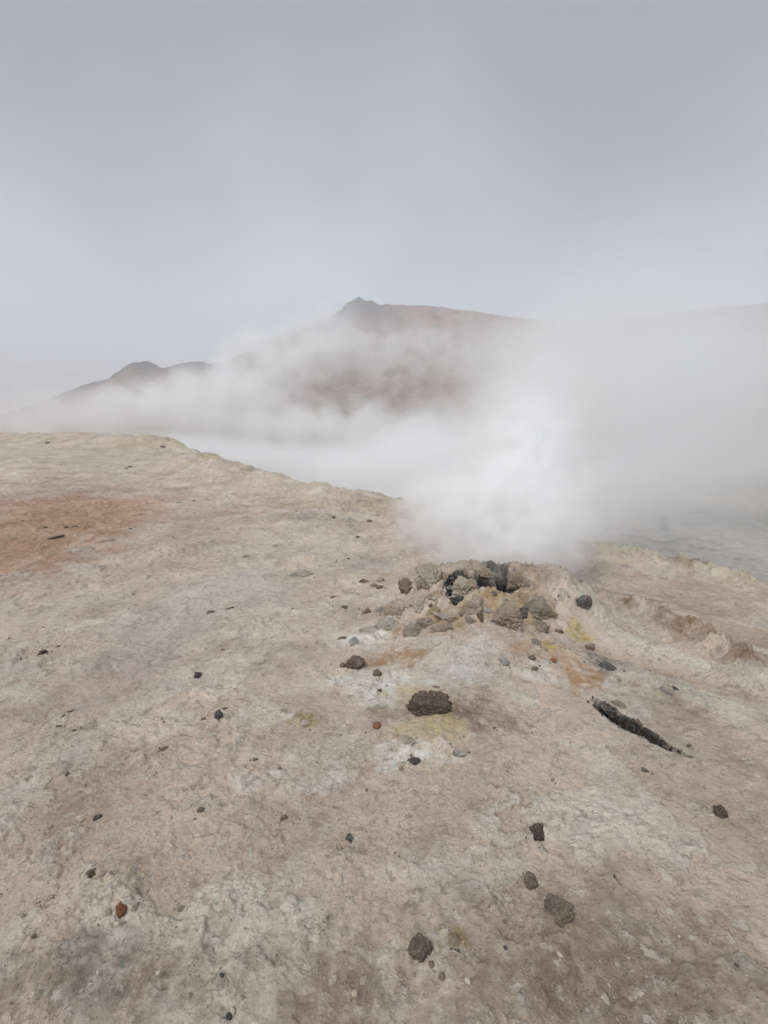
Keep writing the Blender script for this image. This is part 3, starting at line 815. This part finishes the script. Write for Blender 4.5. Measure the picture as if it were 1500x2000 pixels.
def build_hill(name, label, sil, yc, yfront, yback, x0, x1, seed, crag_at=()):
    """sil: skyline of the hill as seen in the photograph, placed at distance yc."""
    pts = []
    for px, py in sil:
        d = ray(px, py); tt = yc / d[1]
        pts.append((d[0] * tt, CAM_H + d[2] * tt))
    pts = np.array(sorted(pts))
    xs = np.linspace(x0, x1, 800); ys = np.concatenate([np.linspace(yfront, yc, 190), np.linspace(yc, yback, 40)[1:]])
    X, Y = np.meshgrid(xs, ys)
    zc = np.interp(xs, pts[:, 0], pts[:, 1])
    zc = zc + .9 * fbm(xs * .10, xs * 0 + seed, seed, 6, .6)
    v = np.where(Y <= yc, (Y - yfront) / (yc - yfront), 1 - (Y - yc) / (yback - yc))
    v = np.clip(v, 0, 1)
    # cliffs near the skyline, talus and gullies below
    prof = .72 * v ** 1.15 + .28 * sst(.55, 1.0, v)
    gul = ridged(X * .035 + .3 * fbm(X * .02, Y * .02, seed + 3, 3), Y * .012, seed + 1, 5)
    gul2 = fbm(X * .06, Y * .06, seed + 2, 5)
    env = np.sin(np.pi * np.clip(v, 0, 1)) ** .8
    Z = -6 + (zc[None] + 6) * prof + env * (8 * gul + 6.0 * gul2) * np.clip((zc[None] + 6) / 40, .1, 1)
    cr = np.zeros(X.shape)
    for cx_px, wpx in crag_at:
        d = ray(cx_px, 600); cx = d[0] * yc / d[1]; wd = wpx / FPX * yc
        cr = np.maximum(cr, np.exp(-((X - cx) / wd) ** 2) * sst(.74, .93, v))
    Z = Z + cr * 1.6 * fbm(X * .20, Y * .28, seed + 5, 5, .6)
    Z = Z + cr * .7 * np.maximum(0, ridged(X * .33, Y * .33, seed + 6, 4, .6)) + .5 * sst(.85, 1, v) * fbm(X * .45, Y * .45, seed + 7, 4, .6)
    co = np.stack([X, Y, Z], -1).reshape(-1, 3).astype(np.float32)
    nr, nc = X.shape
    idx = np.arange(nr * nc).reshape(nr, nc)
    f = np.stack([idx[:-1, :-1], idx[:-1, 1:], idx[1:, 1:], idx[1:, :-1]], -1).reshape(-1, 4).astype(np.int32)
    me = bpy.data.meshes.new(name)
    me.vertices.add(len(co)); me.vertices.foreach_set('co', co.ravel())
    me.loops.add(f.size); me.loops.foreach_set('vertex_index', f.ravel())
    me.polygons.add(len(f)); me.polygons.foreach_set('loop_start', np.arange(0, f.size, 4, dtype=np.int32))
    me.polygons.foreach_set('use_smooth', np.ones(len(f), bool)); me.update()
    a = me.attributes.new('crag', 'FLOAT', 'POINT'); a.data.foreach_set('value', np.clip(cr * 1.1, 0, 1).ravel().astype(np.float32))
    me.materials.append(HILLM)
    o = bpy.data.objects.new(name, me); C.objects.link(o)
    o['kind'] = 'structure'; o['label'] = label
    return o


build_hill('hill', 'steep reddish brown hill with a craggy peak behind the steam',
           [(-900, 860), (-300, 850), (200, 830), (330, 765), (420, 718), (480, 690), (520, 670), (560, 652), (600, 638), (640, 622), (668, 606), (676, 594), (690, 588), (700, 583),
            (712, 587), (738, 597), (800, 597), (860, 600), (900, 606), (950, 612), (1000, 621), (1060, 627), (1150, 628), (1250, 618),
            (1350, 607), (1430, 598), (1560, 588), (1800, 600), (2400, 700)], 260, 110, 420, -330, 420, 301, ((705, 60),))
build_hill('hill', 'low dark rocky ridge left of the main hill',
           [(-400, 850), (20, 815), (70, 800), (130, 772), (180, 756), (215, 744), (240, 736), (247, 720), (262, 713), (290, 710), (318, 720), (345, 716), (370, 711),
            (410, 713), (470, 712), (540, 735), (640, 800), (760, 850)], 200, 110, 280, -230, 30, 331, ((170, 60), (240, 40), (290, 45), (390, 60)))


# ------------------------------------------------------------------ rocks
def vn3(p, seed):
    i = np.floor(p); f = p - i
    u_ = f * f * (3 - 2 * f)
    r = 0
    for ox in (0, 1):
        for oy in (0, 1):
            for oz in (0, 1):
                wgt = (u_[:, 0] if ox else 1 - u_[:, 0]) * (u_[:, 1] if oy else 1 - u_[:, 1]) * (u_[:, 2] if oz else 1 - u_[:, 2])
                h = (((i[:, 0] + ox).astype(np.int64) * 374761393 + (i[:, 1] + oy).astype(np.int64) * 668265263 + (i[:, 2] + oz).astype(np.int64) * 1440662683 + seed * 974711) & 0xFFFFFFFF)
                h = ((h ^ (h >> 13)) * 1274126177) & 0xFFFFFFFF
                r = r + wgt * (((h ^ (h >> 16)) & 0xFFFF) / 65535.0)
    return r * 2 - 1


def fbm3(p, seed, octv=4, gain=.5):
    s = 0; a = 1; tot = 0
    for k in range(octv):
        s = s + a * vn3(p, seed + k * 7); tot += a
        a *= gain; p = p * 2.07 + 5.1
    return s / tot


_ico = {}


def ico(sub):
    if sub not in _ico:
        bm = bmesh.new(); bmesh.ops.create_icosphere(bm, subdivisions=sub, radius=1)
        bm.verts.ensure_lookup_table()
        v = np.array([x.co[:] for x in bm.verts]); f = [[y.index for y in x.verts] for x in bm.faces]
        bm.free(); _ico[sub] = (v / np.linalg.norm(v, axis=1)[:, None], f)
    return _ico[sub]


def rock_mesh(name, seed, sub=5, planes=14, soft=10, rough=.10, freq=2.2, fine=.035, cut=None):
    n, faces = ico(sub)
    rng = np.random.default_rng(seed)
    P = rng.normal(size=(planes, 3)); P /= np.linalg.norm(P, axis=1)[:, None]
    D = rng.uniform(.62, 1.0, planes)
    if cut:
        P = np.array([c[:3] for c in cut], float); P /= np.linalg.norm(P, axis=1)[:, None]; D = np.array([c[3] for c in cut])
    dots = n @ P.T
    inv = np.maximum(dots, 1e-3) / D[None]
    r = 1.0 / ((inv ** soft).sum(1) ** (1.0 / soft))
    r = np.minimum(r, 1.25)
    r = r * (1 + rough * fbm3(n * freq + seed % 97, seed, 4) * 1.6)
    cre = 1 - np.abs(fbm3(n * freq * 1.3 + 11, seed + 21, 3)) * 2.4
    r = r * (1 - .9 * fine * np.clip(cre, 0, 1) ** 2)
    r = r + fine * fbm3(n * freq * 4.2 + 3, seed + 5, 4) + fine * .7 * np.minimum(0, fbm3(n * freq * 9, seed + 9, 2) + .15)
    v = n * r[:, None]
    mn, mx = v.min(0), v.max(0)
    v = (v - (mn + mx) / 2) / (mx - mn)            # unit box
    me = bpy.data.meshes.new(name)
    me.from_pydata(v.tolist(), [], faces)
    me.polygons.foreach_set('use_smooth', np.ones(len(faces), bool))
    return me


def rock_material(name, base_c, second, dust, dust_amt=.5, pit=1.0, scale=3.0):
    stain = 'crusted' in name or 'olive' in name
    m, t = new_mat(name)
    out = N(t, 'ShaderNodeOutputMaterial'); bs = N(t, 'ShaderNodeBsdfPrincipled')
    L(t, bs.outputs[0], out.inputs['Surface'])
    geo = N(t, 'ShaderNodeNewGeometry'); oi = N(t, 'ShaderNodeObjectInfo')
    add = N(t, 'ShaderNodeVectorMath', operation='ADD')
    L(t, geo.outputs['Position'], add.inputs[0]); L(t, oi.outputs['Random'], add.inputs[1])
    v = add.outputs[0]
    a = noise_n(t, v, 9 * scale, 5, .6); b = noise_n(t, v, 45 * scale, 5, .7); c = noise_n(t, v, 20 * scale, 4, .6)
    col = mixc(t, mrange(t, a.outputs['Fac'], .38, .64, 0, 1), base_c, second)
    col = mixc(t, math_n(t, 'MULTIPLY', mrange(t, c.outputs['Fac'], .50, .68, 0, 1), dust_amt), col, dust)
    if stain:
        big = noise_n(t, geo.outputs['Position'], 5.0, 4, .6)
        col = mixc(t, mrange(t, big.outputs['Fac'], .52, .64, 0, .55), col, (.36, .235, .12))
        col = mixc(t, mrange(t, big.outputs['Fac'], .42, .34, 0, .5), col, (.60, .56, .49))
    sn = N(t, 'ShaderNodeSeparateXYZ'); L(t, geo.outputs['Normal'], sn.inputs[0])
    up = math_n(t, 'MULTIPLY', mrange(t, sn.outputs['Z'], .35, .95, 0, .55), mrange(t, b.outputs['Fac'], .40, .60, .15, 1))
    col = mixc(t, up, col, dust)
    f = math_n(t, 'MULTIPLY', mrange(t, b.outputs['Fac'], .3, .7, .66, 1.3), mrange(t, oi.outputs['Random'], 0, 1, .86, 1.14))
    vm = N(t, 'ShaderNodeVectorMath', operation='SCALE'); L(t, col, vm.inputs[0]); L(t, f, vm.inputs['Scale'])
    L(t, vm.outputs[0], bs.inputs['Base Color'])
    bs.inputs['Roughness'].default_value = .85
    bs.inputs['Specular IOR Level'].default_value = .3
    vo = N(t, 'ShaderNodeTexVoronoi'); vo.inputs['Scale'].default_value = 60 * scale; L(t, v, vo.inputs['Vector'])
    h = math_n(t, 'ADD', math_n(t, 'MULTIPLY', b.outputs['Fac'], .010 / scale * 2), math_n(t, 'MULTIPLY', vo.outputs['Distance'], .004 * pit / scale * 2))
    bp = N(t, 'ShaderNodeBump'); bp.inputs['Strength'].default_value = 1.0; bp.inputs['Distance'].default_value = 1.0
    L(t, h, bp.inputs['Height']); L(t, bp.outputs[0], bs.inputs['Normal'])
    return m


RM = {
    'mottle': rock_material('mottled_whitish_rock', (.52, .48, .425), (.40, .36, .31), (.27, .22, .175), .6, 1.4, 2.0),
    'dark': rock_material('dark_scoria', (.062, .044, .036), (.125, .088, .070), (.27, .21, .165), .6, 1.8),
    'black': rock_material('black_basalt', (.032, .031, .030), (.065, .060, .056), (.17, .15, .13), .5, 1.0),
    'brown': rock_material('brown_stone', (.115, .075, .052), (.17, .115, .08), (.32, .25, .19), .4, 1.0),
    'rust': rock_material('rusty_stone', (.24, .095, .045), (.32, .145, .08), (.20, .11, .07), .4, .6),
    'redd': rock_material('reddish_stone', (.19, .125, .10), (.27, .185, .15), (.40, .33, .27), .4, 1.0),
    'grey': rock_material('grey_stone', (.22, .205, .19), (.31, .29, .27), (.42, .385, .34), .5, .8),
    'blue': rock_material('bluish_stone', (.39, .37, .345), (.48, .46, .43), (.29, .265, .235), .6, 1.2),
    'taupe': rock_material('taupe_stone', (.115, .088, .068), (.175, .138, .108), (.30, .245, .195), .5, 1.2),
    'tan': rock_material('tan_crusted_rock', (.40, .315, .245), (.50, .415, .335), (.28, .205, .15), .5, 1.5, 2.0),
    'pale': rock_material('pale_crusted_rock', (.46, .40, .32), (.56, .50, .42), (.34, .26, .20), .45, 1.2, 2.0),
    'green': rock_material('greenish_crusted_rock', (.51, .46, .375), (.58, .53, .45), (.38, .30, .22), .5, 1.2, 2.0),
    'olive': rock_material('olive_grey_rock', (.30, .255, .20), (.39, .335, .27), (.21, .17, .13), .5, 1.2, 2.0),
    'sulph': rock_material('sulphur_stained_stone', (.42, .35, .20), (.36, .30, .21), (.14, .115, .09), .6, 1.0),
    'char': rock_material('charred_rock', (.070, .065, .060), (.135, .125, .115), (.26, .235, .205), .5, 1.2),
}
SEEDN = [100]


# faces of the largest dark rock: wide shoulders above, tapering to a blunt foot
CUT = [(-.91, -.1, .41, .80), (-.18, 0, .98, .62), (.30, -.2, .93, .66), (.93, 0, .30, .84), (.79, -.3, -.61, .66), (-.66, -.2, -.74, .58), (.1, -1, .25, .62),
       (-.55, -.8, .2, .74), (.6, -.8, .0, .74), (0, 1, .1, .7), (.6, .8, .1, .8), (-.6, .8, .1, .8), (.2, -.5, -.85, .66), (0, 0, -1, .66)]


def rocks(placed, group, fine, soft):
    """rows: name, label, photo x, y, width, height in photo pixels, material, roll, facets, roughness, depth ratio"""
    for (name, label, px, py, wpx, hpx, mat, roll, planes, rough, depth), p, size in placed:
        SEEDN[0] += 1
        sub = 6 if wpx > 34 else 5 if wpx > 17 else 4 if wpx > 9 else 3
        me = rock_mesh(name, SEEDN[0] * 7 + 3, sub, planes, soft, rough, 2.2, fine, CUT if wpx > 80 and mat == 'dark' else None)
        me.materials.append(RM[mat])
        o = bpy.data.objects.new(name, me); C.objects.link(o)
        o.location = p
        o.scale = size
        o.rotation_euler = (Matrix.Rotation(-math.atan2(p[0], p[1]), 4, 'Z') @ Matrix.Rotation(roll, 4, 'Y')).to_euler()
        o['label'] = label; o['category'] = name; o['group'] = group


# --- boulders heaped round the vent
rocks(VENT_AT, 'boulders heaped round the steam vent', .17, 22)

# --- single stones lying on the clay
rocks(LOOSE_AT, 'loose stones on the clay', .12, 20)


# --- gravel too fine to count
def build_gravel():
    rng = np.random.default_rng(5)
    n, faces = ico(1)
    n = n.copy(); faces = np.array(faces)
    pos = []
    M_ = 5500
    yy = .5 + rng.random(M_) ** 1.6 * 9
    xx = (rng.random(M_) * 2 - 1) * (yy * .95 + .8)
    keep = fbm(xx * 1.3, yy * 1.3, 401, 4) + .35 * rng.normal(size=M_) > .12
    xx, yy = xx[keep], yy[keep]
    size = np.clip(np.exp(rng.normal(size=len(xx)) * .5) * .0038, .0016, .012)
    for r_, p, sz_ in LOOSE_AT:                    # chips shed round the larger stones
        c_ = int(np.clip(sz_[0] * 220, 0, 26))
        an = rng.random(c_) * 6.28; rd = sz_[0] * (.5 + .45 * np.abs(rng.normal(size=c_)))
        xx = np.concatenate([xx, p[0] + np.cos(an) * rd]); yy = np.concatenate([yy, p[1] + np.sin(an) * rd])
        size = np.concatenate([size, np.clip(np.exp(rng.normal(size=c_) * .5) * .0042, .0016, .012)])
    # dark crumbs fallen into and along the crack
    c_ = 90; i_ = rng.integers(0, len(CRACK) - 2, c_); w_ = rng.random(c_)[:, None]; cp_ = np.array(CRACK)
    pc = cp_[i_] * (1 - w_) + cp_[i_ + 1] * w_ + rng.normal(size=(c_, 2)) * .018
    dark0 = len(xx)
    xx = np.concatenate([xx, pc[:, 0]]); yy = np.concatenate([yy, pc[:, 1]])
    size = np.concatenate([size, np.clip(np.exp(rng.normal(size=c_) * .6) * .0075, .003, .02)])
    dark1 = len(xx)
    # rubble by the vent
    k = 800
    xx = np.concatenate([xx, 0.80 + rng.normal(size=k) * .30]); yy = np.concatenate([yy, 3.52 + rng.normal(size=k) * .16])
    size = np.concatenate([size, np.clip(np.exp(rng.normal(size=k) * .7) * .0085, .003, .036)])
    isd = np.zeros(len(xx), bool); isd[dark0:dark1] = True
    d = edge_dist(xx, yy)
    ok = d < -.1
    xx, yy, size, isd = xx[ok], yy[ok], size[ok], isd[ok]
    zz = height(xx, yy, False)
    V_, F_, K_ = [], [], []
    for i in range(len(xx)):
        s = size[i] * rng.uniform(.6, 1.3, 3)
        v = n * rng.uniform(.7, 1.15, (len(n), 1)) * s
        a = rng.random() * 6.28
        c_, s_ = math.cos(a), math.sin(a)
        v = np.stack([v[:, 0] * c_ - v[:, 1] * s_, v[:, 0] * s_ + v[:, 1] * c_, v[:, 2]], -1) + (xx[i], yy[i], zz[i] + s[2] * .25)
        F_.append(faces + len(V_) * len(n)); V_.append(v)
        K_.append(np.full(len(n), rng.random() * (.12 if isd[i] else 1)))
    v = np.concatenate(V_); f = np.concatenate(F_)
    me = bpy.data.meshes.new('gravel'); me.from_pydata(v.tolist(), [], f.tolist())
    a = me.attributes.new('tone', 'FLOAT', 'POINT'); a.data.foreach_set('value', np.concatenate(K_).astype(np.float32))
    m, t = new_mat('gravel')
    out = N(t, 'ShaderNodeOutputMaterial'); bs = N(t, 'ShaderNodeBsdfPrincipled'); L(t, bs.outputs[0], out.inputs['Surface'])
    at = N(t, 'ShaderNodeAttribute', attribute_name='tone')
    rp = N(t, 'ShaderNodeValToRGB'); L(t, at.outputs['Fac'], rp.inputs['Fac'])
    rp.color_ramp.elements[0].color = (.075, .062, .052, 1); rp.color_ramp.elements[1].color = (.52, .46, .38, 1)
    e_ = rp.color_ramp.elements.new(.18); e_.color = (.22, .165, .125, 1)
    e_ = rp.color_ramp.elements.new(.5); e_.color = (.36, .29, .225, 1)
    L(t, rp.outputs['Color'], bs.inputs['Base Color']); bs.inputs['Roughness'].default_value = .9
    me.materials.append(m)
    o = bpy.data.objects.new('gravel', me); C.objects.link(o)
    o['kind'] = 'stuff'; o['label'] = 'fine gravel and grit strewn over the clay'; o['category'] = 'gravel'


build_gravel()


# ------------------------------------------------------------------ steam and haze
def at(px, py, t):
    d = ray(px, py)
    return (d[0] * t, d[1] * t, CAM_H + d[2] * t)


def steam(name, label, blobs, scale, warp, contrast, res, detail=3, stretch=(1, 1, 1)):
    """a cloud as a voxel grid. blobs: (photo x, y, depth, rx px, rz px, ry m, density)"""
    B = []
    for px, py, t, rx, rz, ry, de in blobs:
        B.append((at(px, py, t), rx * t / FPX, ry, rz * t / FPX, de))
    lo = [min(b[0][i] - b[1 + i] for b in B) - warp for i in range(3)]
    hi = [max(b[0][i] + b[1 + i] for b in B) + warp for i in range(3)]
    m, t = new_mat(name)
    out = N(t, 'ShaderNodeOutputMaterial'); pv = N(t, 'ShaderNodeVolumePrincipled')
    L(t, pv.outputs[0], out.inputs['Volume'])
    pv.inputs['Color'].default_value = (1, 1, 1, 1)
    pv.inputs['Density'].default_value = 1.0
    m.cycles.volume_step_rate = 1.0
    g = bpy.data.node_groups.new(name, 'GeometryNodeTree')
    g.interface.new_socket('Geometry', in_out='INPUT', socket_type='NodeSocketGeometry')
    g.interface.new_socket('Geometry', in_out='OUTPUT', socket_type='NodeSocketGeometry')
    go = g.nodes.new('NodeGroupOutput')
    pos = g.nodes.new('GeometryNodeInputPosition').outputs[0]
    ps = N(g, 'ShaderNodeVectorMath', operation='MULTIPLY'); L(g, pos, ps.inputs[0]); ps.inputs[1].default_value = stretch
    nz = noise_n(g, ps.outputs[0], scale, detail, .55)
    off = N(g, 'ShaderNodeVectorMath', operation='SUBTRACT'); L(g, nz.outputs['Color'], off.inputs[0]); off.inputs[1].default_value = (.5, .5, .5)
    sc_ = N(g, 'ShaderNodeVectorMath', operation='SCALE'); L(g, off.outputs[0], sc_.inputs[0]); sc_.inputs['Scale'].default_value = warp * 3
    wp = N(g, 'ShaderNodeVectorMath', operation='ADD'); L(g, pos, wp.inputs[0]); L(g, sc_.outputs[0], wp.inputs[1])
    tot = None
    for c, rx, ry, rz, de in B:
        s1 = N(g, 'ShaderNodeVectorMath', operation='SUBTRACT'); L(g, wp.outputs[0], s1.inputs[0]); s1.inputs[1].default_value = c
        s2 = N(g, 'ShaderNodeVectorMath', operation='MULTIPLY'); L(g, s1.outputs[0], s2.inputs[0]); s2.inputs[1].default_value = (1 / rx, 1 / ry, 1 / rz)
        ln = N(g, 'ShaderNodeVectorMath', operation='LENGTH'); L(g, s2.outputs[0], ln.inputs[0])
        f = mrange(g, ln.outputs['Value'], 0.0, 1.0, de, 0.0, 'SMOOTHERSTEP')
        tot = f if tot is None else math_n(g, 'ADD', tot, f)
    n2 = noise_n(g, ps.outputs[0], scale * 2.3, detail, .6)
    md = mrange(g, n2.outputs['Fac'], .5 - .22 / contrast, .5 + .22 / contrast, 0.0, 1.8)
    d = math_n(g, 'MULTIPLY', tot, md)
    vc = g.nodes.new('GeometryNodeVolumeCube')
    L(g, d, vc.inputs['Density'])
    vc.inputs['Min'].default_value = lo; vc.inputs['Max'].default_value = hi
    ext = [hi[i] - lo[i] for i in range(3)]
    vox = (ext[0] * ext[1] * ext[2] / res ** 3) ** (1 / 3)
    for i, ax in enumerate('XYZ'):
        vc.inputs['Resolution ' + ax].default_value = max(8, int(ext[i] / vox))
    sm = g.nodes.new('GeometryNodeSetMaterial'); sm.inputs['Material'].default_value = m
    L(g, vc.outputs[0], sm.inputs[0]); L(g, sm.outputs[0], go.inputs[0])
    vol = bpy.data.volumes.new(name)
    vol.materials.append(m)
    o = bpy.data.objects.new(name, vol); C.objects.link(o)
    md_ = o.modifiers.new('cloud', 'NODES'); md_.node_group = g
    o['kind'] = 'stuff'; o['label'] = label; o['category'] = 'steam'
    return o


steam('steam_plume', 'dense white steam billowing from the vent and drifting up to the right', [
    (890, 1005, 4.7, 155, 125, .50, 9),
    (1000, 1005, 4.75, 210, 160, .55, 14),
    (1055, 1075, 4.5, 125, 95, .30, 11),
    (950, 1085, 4.45, 160, 55, .22, 6),
    (1025, 880, 5.0, 170, 165, .55, 9),
    (1060, 770, 5.3, 200, 190, .55, 3.0),
    (1150, 650, 5.6, 280, 240, .60, .9),
    (1120, 1000, 4.9, 170, 160, .40, 2.2),
    (966, 1140, 4.02, 22, 56, .08, 8.0),
    (948, 1120, 4.10, 26, 50, .08, 5.0),
    (885, 1140, 4.05, 40, 50, .10, 5.0),
    (1070, 1135, 4.15, 44, 40, .12, 4.0),
], 2.7, .17, 1.3, 135, 5)

steam('steam_plume', 'thin grey veil of drifting steam over the right of the picture', [
    (1180, 830, 16, 380, 260, 6, .26),
    (1420, 770, 26, 420, 260, 9, .16),
    (1120, 960, 13, 260, 130, 4, .42),
    (1260, 680, 18, 340, 220, 6, .22),
    (1330, 900, 60, 500, 110, 18, .10),
    (1330, 1000, 13, 380, 120, 4, .13),
], .35, .7, .6, 80, 3)

steam('steam_plume', 'bright bank of steam filling the hollow beyond the rim', [
    (500, 930, 26, 280, 85, 5, 1.3),
    (680, 945, 20, 280, 110, 4, 1.6),
    (840, 930, 18, 260, 150, 4, 1.2),
    (380, 890, 36, 220, 55, 6, .9),
    (950, 970, 15, 240, 140, 3, .9),
    (760, 1010, 16, 260, 90, 3, 1.0),
], .30, .6, .7, 90, 3)

steam('steam_plume', 'ragged steam clouds climbing the foot of the hill', [
    (250, 815, 95, 280, 80, 18, .24),
    (420, 795, 95, 240, 105, 18, .26),
    (80, 830, 100, 240, 60, 18, .18),
    (530, 715, 100, 150, 95, 15, .20),
    (640, 850, 85, 340, 80, 15, .24),
    (640, 665, 105, 140, 85, 15, .17),
    (900, 850, 85, 280, 110, 15, .14),
    (760, 690, 105, 200, 90, 15, .09),
    (930, 690, 105, 200, 100, 15, .07),
    (1100, 740, 90, 300, 180, 18, .09),
    (1350, 740, 90, 300, 180, 18, .07),
], .10, 5.0, 2.1, 150, 5)

# even haze over the whole field
def box(name, lo, hi):
    bm = bmesh.new(); bmesh.ops.create_cube(bm, size=1)
    for v in bm.verts:
        v.co = Vector([(lo[i] + hi[i]) / 2 + v.co[i] * (hi[i] - lo[i]) for i in range(3)])
    me = bpy.data.meshes.new(name); bm.to_mesh(me); bm.free()
    o = bpy.data.objects.new(name, me); C.objects.link(o)
    return o


hz = box('haze', (-6400, -400, -12), (6400, 6000, 78))
m, t = new_mat('haze')
out = N(t, 'ShaderNodeOutputMaterial'); pv = N(t, 'ShaderNodeVolumePrincipled')
pv.inputs['Color'].default_value = (.97, .98, 1, 1); pv.inputs['Density'].default_value = .0031
L(t, pv.outputs[0], out.inputs['Volume'])
hz.data.materials.append(m)
hz['kind'] = 'stuff'; hz['label'] = 'pale mist over the whole steaming field'; hz['category'] = 'haze'
